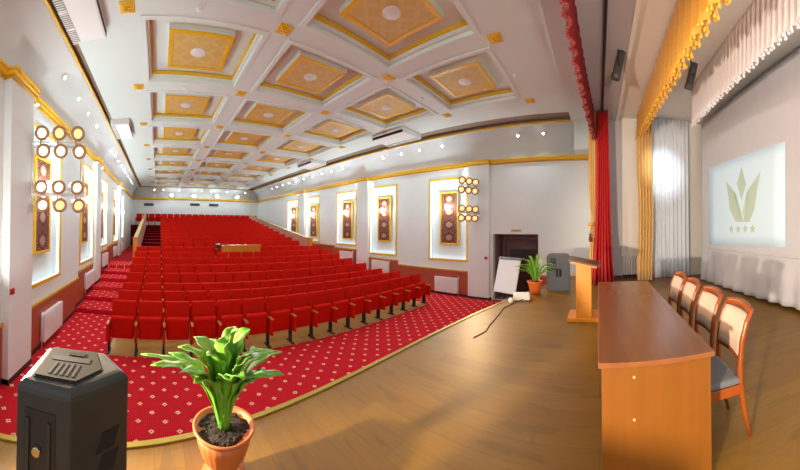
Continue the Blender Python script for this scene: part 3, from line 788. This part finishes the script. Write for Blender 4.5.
# stage spotlights on the ceiling
def stage_spot(loc, d, label, lit):
    SPB = mat('stage_spot_black', (66, 64, 62), .45)
    t = thing('stage_spotlight', label, 'spotlight', loc, 0, 'black stage spotlights')
    d = Vector(d).normalized(); M = d.to_track_quat('Z', 'Y').to_matrix().to_4x4()
    bm = B(); lathe(bm, [(.02, -.26), (.065, -.25), (.075, -.1), (.075, .12), (.085, .13), (.085, .22), (.07, .22), (.068, .16)], 20, 0, M); obj('body', bm, SPB, t)
    bm = B(); lathe(bm, [(.066, .15), (.066, .165), (.03, .18), (.001, .182)], 18, 0, M); obj('lens', bm, emit('spot_glass', (255, 214, 160), 2.0), t)
    bm = B(); bx(bm, -.1, -.085, -.02, .02, -.02, .22); bx(bm, .085, .1, -.02, .02, -.02, .22); bx(bm, -.1, .1, -.02, .02, .205, .22); cyl(bm, (0, 0, .21), (0, 0, .34), .015); obj('yoke', bm, BLACK, t)
stage_spot((4.9, -.36, 5.5), (.25, .25, -1), 'black stage spotlight hanging from the beam between red and gold valances', 0)
stage_spot((5.0, -1.74, 5.5), (.55, .15, -1), 'black stage spotlight hanging behind the gold valance', 1)
bm = B(); bx(bm, -.12, .12, -.1, .1, -.1, .1, bev=.02); cyl(bm, (0, .09, 0), (0, .13, 0), .05)
cyl(bm, (.0, 0, -.1), (0, 0, -.97), .02); lathe(bm, [(.16, -1.045), (.16, -1.03), (.03, -1.0)], 16)
o = obj('stage_side_lamp', bm, BLACK, loc=(-2.16, 2.36, 2.22)); tag(o, 'black lamp on a low stand at the left end of the stage', 'spotlight')

# ------------------------------------------------------------------ furniture on stage
t = thing('presidium_desk', 'long brown laminate desk on the stage with four chairs behind it', 'desk', (0, 0, STG))
bm = B(); bx(bm, 1.50, 3.76, -.655, .005, .73, .76, bev=.004); obj('tabletop', bm, DESK_TOP, t)
bm = B(); bx(bm, 1.53, 1.556, -.64, -.015, 0, .73, bev=.002); e = obj('end_panel', bm, DESK_END, t)
for z in (.435, .665):
    bm = B(); cyl(bm, (1.531, -.19, z), (1.526, -.19, z), .008, n=14); obj('screw_cap', bm, mat('screw_cap_beige', (206, 150, 80), .4), e)
bm = B(); bx(bm, 3.69, 3.716, -.64, -.015, 0, .73, bev=.002); obj('end_panel', bm, DESK_END, t)
bm = B(); bx(bm, 1.556, 3.69, -.04, -.018, .05, .73, bev=.002); obj('modesty_panel', bm, DESK_END, t)
bm = B(); bx(bm, 2.6, 2.626, -.55, -.04, 0, .73, bev=.002); obj('middle_support', bm, DESK_END, t)

def make_chair(label):
    t = thing('dining_chair', label, 'chair', (0, 0, 0), 0, 'wooden chairs behind the stage desk')
    # local: faces +y (towards desk), back at -y
    bm = B(); bx(bm, -.205, .205, -.19, .24, .4, .45, bev=.022); obj('seat', bm, GREY_UP, t)
    bm = B(); bx(bm, -.19, .19, .2, .225, .335, .4, bev=.004); bx(bm, -.19, .19, -.2, -.175, .335, .4, bev=.004); bx(bm, -.205, -.18, -.19, .22, .335, .4, bev=.004); bx(bm, .18, .205, -.19, .22, .335, .4, bev=.004); obj('apron', bm, CHAIR_W, t)
    for s in (-1, 1):
        bm = B(); tube(bm, [(s*.183, .215, .4), (s*.183, .22, .2), (s*.18, .225, 0)], [.023, .02, .015], 10); obj('front_leg', bm, CHAIR_W, t)
    for s in (-1, 1):
        bm = B(); tube(bm, [(s*.17, -.28, 0), (s*.174, -.235, .18), (s*.178, -.2, .38), (s*.18, -.2, .52), (s*.182, -.215, .68), (s*.184, -.25, .8), (s*.187, -.295, .9)], [.014, .019, .023, .022, .021, .02, .017], 10); obj('back_post', bm, CHAIR_W, t)
    def rail(z0, z1, bow):
        bm = B(); n = 12
        def f(u, v):
            x = -.182+.364*u; y = yb((z0+z1)/2)-bow*(1-(2*u-1)**2); return (x, y, z0+(z1-z0)*v+.02*(1-(2*u-1)**2)*(z0 > .8))
        sheet(bm, f, n, 2); return bm
    def yb(z): return -.2 if z < .52 else -.2-.1*((z-.52)/.38)**1.8
    o = obj('top_rail', rail(.845, .9, .03), CHAIR_W, t); solid(o, .03)
    o = obj('lower_rail', rail(.55, .582, .02), CHAIR_W, t); solid(o, .024)
    bm = B()
    def pad(u, v):
        x = -.165+.33*u; z = .58+.27*v; return (x, yb(z)-.025*(1-(2*u-1)**2)+.012*math.sin(PI*u)*math.sin(PI*v), z)
    sheet(bm, pad, 12, 8); o = obj('back_pad', bm, CREAM_UP, t); solid(o, .035)
    return t
ch0 = make_chair('wooden chair with cream padded back behind the desk, nearest the viewer')
ch0.location = (1.90, -.74, STG); ch0.rotation_euler = (0, 0, .0)
dup(ch0, (2.40, -.74, STG), 'wooden chair with cream padded back behind the desk, second from the viewer', .03)
dup(ch0, (2.92, -.73, STG), 'wooden chair with cream padded back behind the desk, third from the viewer', -.02)
dup(ch0, (3.36, -.72, STG), 'wooden chair with cream padded back behind the desk, farthest from the viewer', .03)

t = thing('lectern', 'tall honey wood lectern with dark slanted top beyond the desk', 'lectern', (4.65, .24, STG))
bm = B(); bx(bm, -.25, .25, -.26, .26, 0, .06, bev=.008); obj('base', bm, LECT_W, t)
bm = B(); bx(bm, -.2, .2, -.125, .125, .06, .9, bev=.006); obj('column', bm, LECT_W, t)
bm = B(); M = Matrix.Translation((0, 0, .93)) @ Matrix.Rotation(.2, 4, 'X'); bx(bm, -.27, .27, -.27, .25, -.015, .015, bev=.004, M=M); bx(bm, -.27, .27, -.27, -.25, .015, .035, M=M); obj('reading_top', bm, LECT_D, t)
bm = B(); M = Matrix.Translation((0, 0, .905)) @ Matrix.Rotation(.2, 4, 'X'); bx(bm, -.24, .24, -.22, .22, -.02, .01, M=M); obj('top_support', bm, LECT_W, t)

# foreground loudspeaker
t = thing('loudspeaker', 'big dark loudspeaker in the left foreground beside the potted fern', 'speaker', (0, 0, STG))
FP = [(-.65, 1.2), (-.375, 1.205), (-.14, 1.45), (-.30, 1.66), (-.66, 1.62)]
DKG = mat('speaker_dark_grey', (42, 43, 42), .55, var=.1, scale=120, bump=.03); TAN = mat('speaker_bronze_panel', (46, 41, 34), .8, spec=.2, var=.08, scale=60)
bm = B(); prism(bm, FP, 0, .72)
bmesh.ops.bevel(bm, geom=[e for e in bm.edges if e.verts[0].co.z > .5 and e.verts[1].co.z > .5], offset=.05, segments=4, affect='EDGES', profile=.5)
bmesh.ops.bevel(bm, geom=[e for e in bm.edges if abs(e.verts[0].co.z-e.verts[1].co.z) > .3], offset=.012, segments=2, affect='EDGES', profile=.5)
obj('cabinet', bm, DKG, t)
cx = Vector((-.46, 1.41)); u = Vector((1, .06)).normalized(); w = Vector((-u.y, u.x))
def tl(a, b): p = cx+u*a+w*b; return (p.x, p.y)
bm = B(); prism(bm, [tl(-.14, -.145), tl(.08, -.145), tl(.19, .0), tl(.13, .19), tl(-.14, .19)], .718, .732)
bmesh.ops.bevel(bm, geom=[e for e in bm.edges if e.verts[0].co.z > .73 and e.verts[1].co.z > .73], offset=.008, segments=2, affect='EDGES'); tp = obj('top_plate', bm, TAN, t)
bm = B()
for k in range(5): prism(bm, [tl(-.075+k*.03, -.11), tl(-.062+k*.03, -.11), tl(-.052+k*.03, .01), tl(-.065+k*.03, .01)], .73, .7345)
obj('vent_slots', bm, DARK, tp)
bm = B(); prism(bm, [tl(-.1, .035), tl(.11, .035), tl(.11, .085), tl(-.1, .085)], .73, .7345); obj('handle_recess', bm, DARK, tp)
bm = B(); prism(bm, [tl(-.02, .105), tl(.07, .105), tl(.07, .145), tl(-.02, .145)], .73, .736); obj('badge', bm, mat('speaker_badge', (52, 46, 38), .9, spec=.1), tp)
def face(bm, A, Bp, u0, u1, z0, z1, o0, o1, lean=0):
    A, Bp = Vector((*A, 0)), Vector((*Bp, 0)); d = Bp-A; nn = Vector((d.y, -d.x, 0)).normalized()
    vs = []
    for o in (o0, o1):
        for uu, zz in ((u0, z0), (u1, z0), (u1+lean, z1), (u0+lean, z1)):
            p = A+d*uu+nn*o; vs.append(bm.verts.new((p.x, p.y, zz)))
    for q in ((0,1,2,3),(4,5,6,7),(0,1,5,4),(1,2,6,5),(2,3,7,6),(3,0,4,7)): bm.faces.new([vs[i] for i in q])
bm = B(); face(bm, FP[0], FP[1], .16, .74, .08, .6, -.002, .004); rp = obj('rear_panel', bm, BLACK, t)
bm = B()
for k in (0, 3): face(bm, FP[0], FP[1], .22+k*.13, .27+k*.13, .1, .56, .003, .016)
obj('heat_sink_fins', bm, DKG, rp)
bm = B(); p = Vector((*FP[0], 0)).lerp(Vector((*FP[1], 0)), .5); cyl(bm, (p.x-.02, p.y, .42), (p.x-.02, p.y-.03, .42), .02, n=16); obj('knob', bm, CHROME, rp)
bm = B(); face(bm, FP[1], FP[2], .42, .72, .38, .47, -.004, .003, .1); face(bm, FP[1], FP[2], .42, .72, .27, .36, -.004, .003, .1); obj('side_handle_slots', bm, DARK, t)

# ferns and palms
def leaf(bm, base, tip, ctrl, wid, wav=.0, n=14, fold=.35, seed=0):
    base, tip, ctrl = Vector(base), Vector(tip), Vector(ctrl); rows = []
    for i in range(n+1):
        t = i/n; p = base*(1-t)**2+ctrl*2*t*(1-t)+tip*t*t
        d = (ctrl-base)*2*(1-t)+(tip-ctrl)*2*t; d.normalize()
        side = d.cross(Vector((0, 0, 1))); side = side.normalized() if side.length > 1e-3 else Vector((1, 0, 0))
        nn = side.cross(d).normalized()
        w = wid*.5*min(1, (.16+1.5*t))*(1-max(0, (t-.6)/.4)**2.2)+.002
        row = []
        for k in (-1, -.5, 0, .5, 1):
            h = fold*abs(k)*w + wav*math.sin(t*26+seed+k*1.7)*abs(k)*w*1.2
            row.append(bm.verts.new(p+side*k*w+nn*h))
        rows.append(row)
    for a, b in zip(rows, rows[1:]):
        for k in range(4):
            f = bm.faces.new((a[k], a[k+1], b[k+1], b[k])); f.smooth = True
def m_leaf(name, ca, cb, cm):
    q = N(name); v = q.obj(); f = q.noise(v, 9, 3); g = q.noise(v, 40, 2)
    c = q.mix(f, s2l(ca), s2l(cb)); c = q.mix(q.math('MULTIPLY', g, .3), c, s2l(cm))
    q.l(c, q.b.inputs['Base Color']); q.b.inputs['Roughness'].default_value = .48
    q.b.inputs['Transmission Weight'].default_value = 0; q.b.inputs['Subsurface Weight'].default_value = .05
    return q.m
SOIL = mat('potting_soil', (44, 30, 22), .95, var=.5, scale=70, bump=.8)
TERRA = mat('terracotta_plastic', (178, 94, 40), .5, var=.06)
t = thing('potted_fern', 'broad leaved green fern in a ribbed terracotta urn at the stage edge', 'potted plant', (.405, 1.63, STG))
bm = B(); lathe(bm, [(.12, 0), (.125, .015), (.09, .035), (.068, .055), (.09, .08), (.128, .14), (.15, .21), (.16, .27)], 72, 0, None, 24, .045)
lathe(bm, [(.155, .262), (.172, .272), (.184, .285), (.186, .297), (.176, .3), (.164, .29), (.152, .262)], 48); obj('pot', bm, TERRA, t)
bm = B(); lathe(bm, [(.15, .25), (.158, .268), (.1, .276), (.001, .282)], 30)
for v in bm.verts: v.co.z += random.uniform(-.006, .008)
for k in range(60):
    a = random.uniform(0, 2*PI); r = .14*math.sqrt(random.random()); s = random.uniform(.006, .014)
    bmesh.ops.create_icosphere(bm, subdivisions=1, radius=s, matrix=Matrix.Translation((r*math.cos(a), r*math.sin(a), .277)))
obj('soil', bm, SOIL, t)
rl = Vector((.971, -.2376, 0)); cm = Vector((-.2376, -.971, 0))
LV = [(-.50, .05, .44, .085), (-.40, .2, .46, .11), (-.36, -.1, .40, .1), (-.2, -.1, .52, .12), (-.1, .1, .50, .125), (-.16, .22, .40, .11), (.0, -.12, .52, .13), (.08, .02, .62, .14), (.03, .22, .42, .12),
      (.16, -.1, .58, .13), (.2, .1, .52, .12), (.31, .02, .48, .115), (.36, -.05, .44, .1), (.33, .15, .40, .11), (.24, .2, .42, .11), (.1, .24, .44, .11), (-.1, -.25, .45, .11), (.30, .05, .36, .09), (-.24, .2, .44, .1), (-.05, .05, .56, .13), (.06, -.2, .56, .12), (-.28, .02, .5, .11), (.22, .12, .5, .12)]
bm = B()
for k, (l, c, h, w) in enumerate(LV):
    base = (rl*l+cm*c).normalized()*.03; base.z = .275
    tip = rl*l+cm*c; tip.z = .275+h*.95
    ct = rl*l*.22+cm*c*.22; ct.z = .275+h*(.95 if h > .35 else 1.25)
    leaf(bm, base, tip, ct, w, .16, 18, .3, k*1.3)
o = obj('foliage', bm, m_leaf('fern_leaf', (44, 112, 18), (96, 160, 34), (150, 190, 60)), t); solid(o, .003)
t = thing('potted_palm', 'spiky green plant in an orange pot on the stage by the side doorway', 'potted plant', (6.2, 1.43, STG))
bm = B(); lathe(bm, [(.10, 0), (.11, .02), (.13, .12), (.155, .23), (.175, .26), (.175, .285), (.155, .285), (.145, .26)], 32); obj('pot', bm, mat('orange_pot', (216, 104, 34), .5), t)
bm = B(); lathe(bm, [(.145, .24), (.15, .26), (.001, .27)], 20); obj('soil', bm, SOIL, t)
bm = B()
for k in range(24):
    a = k*2.4; R = random.uniform(.2, .62); h = random.uniform(.25, .62)*(1.15-.5*R)
    d = Vector((math.cos(a), math.sin(a), 0)); tip = d*R; tip.z = .26+h*.95; ct = d*R*.3; ct.z = .26+h*1.1
    leaf(bm, d*.03+Vector((0, 0, .26)), tip, ct, random.uniform(.06, .09), .05, 10, .4, k)
o = obj('foliage', bm, m_leaf('palm_leaf', (58, 132, 26), (120, 186, 46), (160, 206, 80)), t); solid(o, .003)

# second loudspeaker by the door
t = thing('loudspeaker', 'grey loudspeaker standing on the stage beyond the lectern', 'speaker', (6.72, .97, STG), math.atan2(-.97, -6.72)+PI/2)
bm = B(); prism(bm, [(-.22, -.2), (.22, -.2), (.28, .2), (-.28, .2)], 0, .86)
bmesh.ops.bevel(bm, geom=list(bm.edges), offset=.03, segments=2, affect='EDGES')
for v in bm.verts: v.co.y = -v.co.y
GRS = mat('speaker_grey_plastic', (72, 76, 82), .5, var=.08, scale=80); obj('cabinet', bm, GRS, t)
bm = B(); bx(bm, -.2, -.06, -.212, -.198, .62, .78, bev=.01); obj('control_panel', bm, BLACK, t)
bm = B(); bx(bm, -.05, .07, -.215, -.198, .34, .52, bev=.02); h = obj('handle_recess', bm, DARK, t)
bm = B(); bx(bm, -.01, .02, -.235, -.205, .34, .52, bev=.008); obj('handle_bar', bm, GRS, h)

# flipchart on the hall floor beside the stage
t = thing('flipchart', 'white flipchart easel with paper pad by the side doorway', 'flipchart', (6.8, 2.3, 0))
nv = Vector((-.95, .31, 0)).normalized(); sd = Vector((-nv.y, nv.x, 0))      # board normal; sd: along the board
def fc(a, z, o=0):         # leaning board coordinates
    tilt = .3; p = sd*a + nv*(o-(z-1.45)*tilt); return Vector((p.x, p.y, z))
def slab(bm, a0, a1, z0, z1, o0, o1):
    vs = [bm.verts.new(fc(a, z, o)) for o in (o0, o1) for a, z in ((a0, z0), (a1, z0), (a1, z1), (a0, z1))]
    for q in ((0,1,2,3),(4,5,6,7),(0,1,5,4),(1,2,6,5),(2,3,7,6),(3,0,4,7)): bm.faces.new([vs[i] for i in q])
bm = B(); slab(bm, -.34, .34, 1.02, 1.88, -.02, 0); obj('board', bm, WHITE, t)
bm = B(); slab(bm, -.32, .32, 1.05, 1.85, 0, .008); obj('paper_pad', bm, mat('flipchart_paper', (236, 238, 242), .7, var=.02), t)
bm = B(); slab(bm, -.34, .34, 1.83, 1.89, -.03, .03); obj('clamp_bar', bm, mat('flip_clamp', (120, 122, 128), .4, metal=.5), t)
for a in (-.3, .3):
    bm = B(); tube(bm, [fc(a*.9, 1.85, -.03), fc(a*1.1, .95, -.03), fc(a*1.25, .01, -.03)], .013); obj('leg', bm, METAL, t)
bm = B(); p = fc(0, 1.8, -.03); q = -nv*.75; tube(bm, [p, (q.x, q.y, .013)], .013); obj('leg', bm, METAL, t)

# white device and its cable on the stage edge
t = thing('projector', 'white box projector lying on the stage floor near the flipchart', 'projector', (5.62, 1.58, STG), .25)
bm = B(); bx(bm, -.16, .16, -.17, .17, .015, .12, bev=.02); obj('body', bm, WHITE, t)
bm = B(); cyl(bm, (.16, .06, .07), (.19, .06, .07), .04, n=18); obj('lens', bm, mat('projector_glass', (40, 44, 52), .1), t)
for x, y in ((-.12, -.13), (.12, -.13), (-.12, .13), (.12, .13)):
    bm = B(); cyl(bm, (x, y, 0), (x, y, .02), .014, n=8); obj('foot', bm, BLACK, t)
bm = B(); lathe(bm, [(.03, 0), (.045, .01), (.05, .05), (.035, .09), (.001, .1)], 14); o = obj('white_cup', bm, WHITE, loc=(5.32, 1.72, STG)); tag(o, 'small white object on the stage floor left of the projector', 'cup')
bm = B(); tube(bm, [(5.46, 1.5, STG+.05), (5.36, 1.62, STG+.01), (4.9, 1.72, STG+.008), (4.43, 1.66, STG+.008), (3.98, 1.62, STG+.008), (3.7, 1.57, STG+.008), (3.42, 1.63, STG+.008)], .007, 6)
o = obj('cable', bm, mat('cable_brown', (70, 44, 24), .6)); tag(o, 'thin dark cable running across the stage floor from the projector', 'cable')

# ------------------------------------------------------------------ light
def spot(name, loc, target, watts, col, deg, blend=.4, size=.15):
    li = bpy.data.lights.new(name, 'SPOT'); li.energy = watts; li.color = col; li.spot_size = math.radians(deg); li.spot_blend = blend; li.shadow_soft_size = size
    o = bpy.data.objects.new(name, li); C.objects.link(o); o.location = loc
    o.rotation_euler = (Vector(target)-Vector(loc)).to_track_quat('-Z', 'Y').to_euler(); return o
WARMC = (1, .70, .40)
spot('bank_left_beam', (-1.5, 4.6, 3.6), (3.2, -.6, 1.2), 400, WARMC, 75, .6, .3)
spot('bank_right_beam', (8.7, 4.1, 3.6), (3.2, -.2, 1.2), 400, WARMC, 75, .6, .3)
for i, x in enumerate((1.2, 3.25, 5.4, 7.35)):
    spot('floodlight_beam', (x, 25.4, 5.36), (3.2, 0, 2.0), 1300, (1, .92, .82), 26, .5, .12)
spot('side_lamp_beam', (-2.0, 2.3, 2.2), (4.5, -2.4, 1.9), 1500, (1, .84, .66), 70, .5, .08)
spot('stage_spot_beam', (5.0, -1.57, 5.35), (8.1, -1.85, 4.3), 420, (.8, .93, 1), 30, 1, .05)
spot('added_stage_fill', (5.0, -1.62, 5.3), (5.6, -1.9, 1.2), 14, (.84, .94, 1), 140, .8, .1)  # extra fill added around the white valance, no fixture of its own
spot('stage_spot_beam', (4.93, -.33, 5.3), (5.2, .2, 1.2), 60, WARMC, 60, .6, .05)
# fill lights added below the ceiling medallions, which do not glow themselves
for (xa, xb, ya, yb) in holes:
    li = bpy.data.lights.new('added_hall_fill', 'AREA'); li.shape = 'DISK'; li.size = .28; li.energy = 11 if ya < 8 else 6; li.color = (.84, .96, 1)
    o = bpy.data.objects.new('added_hall_fill', li); C.objects.link(o); o.location = ((xa+xb)/2, (ya+yb)/2, 6.15)
spot('added_stage_uplight', (-1.4, -1.0, 2.7), (3.2, -1.0, 5.9), 420, (1, .9, .78), 66, .9, .2)  # unseen uplight added to brighten the stage ceiling
spot('stage_edge_uplight', (-2.1, 2.3, 1.4), (-1.0, 8.0, 6.1), 170, (1, .96, .9), 75, .6, .06)
for x in (1.2, 3.25, 5.4, 7.35):
    li = bpy.data.lights.new('floodlight_spill', 'POINT'); li.energy = 16; li.color = COOL; li.shadow_soft_size = .15
    o = bpy.data.objects.new('floodlight_spill', li); C.objects.link(o); o.location = (x, YB-.85, 5.3)
# unseen fill light added behind the camera to brighten the stage
li = bpy.data.lights.new('added_back_fill', 'POINT'); li.energy = 30; li.color = (1, .9, .8); li.shadow_soft_size = .4
o = bpy.data.objects.new('added_back_fill', li); C.objects.link(o); o.location = (.2, -2.6, 2.6)
w = bpy.data.worlds.new('hall_world'); sc.world = w; w.use_nodes = True
w.node_tree.nodes['Background'].inputs[0].default_value = (.94, .98, 1, 1); w.node_tree.nodes['Background'].inputs[1].default_value = 1.05

# ------------------------------------------------------------------ camera: cylindrical panorama, as the photograph was taken
F, XN, HZ = 280.3, 158.2, 223.7
cd = bpy.data.cameras.new('camera'); cam = bpy.data.objects.new('camera', cd); C.objects.link(cam)
cd.type = 'PANO'; cd.panorama_type = 'CENTRAL_CYLINDRICAL'
cd.central_cylindrical_range_u_min = -400/F; cd.central_cylindrical_range_u_max = 400/F
cd.central_cylindrical_range_v_min = (HZ-470)/F; cd.central_cylindrical_range_v_max = HZ/F
cd.central_cylindrical_radius = 1; cd.clip_start = .05
yaw = (400-XN)/F; up = Vector((-.015, -.004, 1)).normalized(); fw = Vector((math.sin(yaw), math.cos(yaw), 0)); fw = (fw-up*fw.dot(up)).normalized(); rt = fw.cross(up)
M = Matrix((rt, up, -fw)).transposed().to_4x4(); M.translation = (0, 0, 2.65); cam.matrix_world = M
sc.camera = cam

sc.view_settings.view_transform = 'Standard'; sc.view_settings.look = 'None'; sc.view_settings.gamma = 1; sc.view_settings.use_curve_mapping = False
sc.view_settings.exposure = .38
sc.cycles.max_bounces = 6; sc.cycles.diffuse_bounces = 4; sc.cycles.glossy_bounces = 3
sc.cycles.use_denoising = True
sc.cycles.sample_clamp_indirect = 6
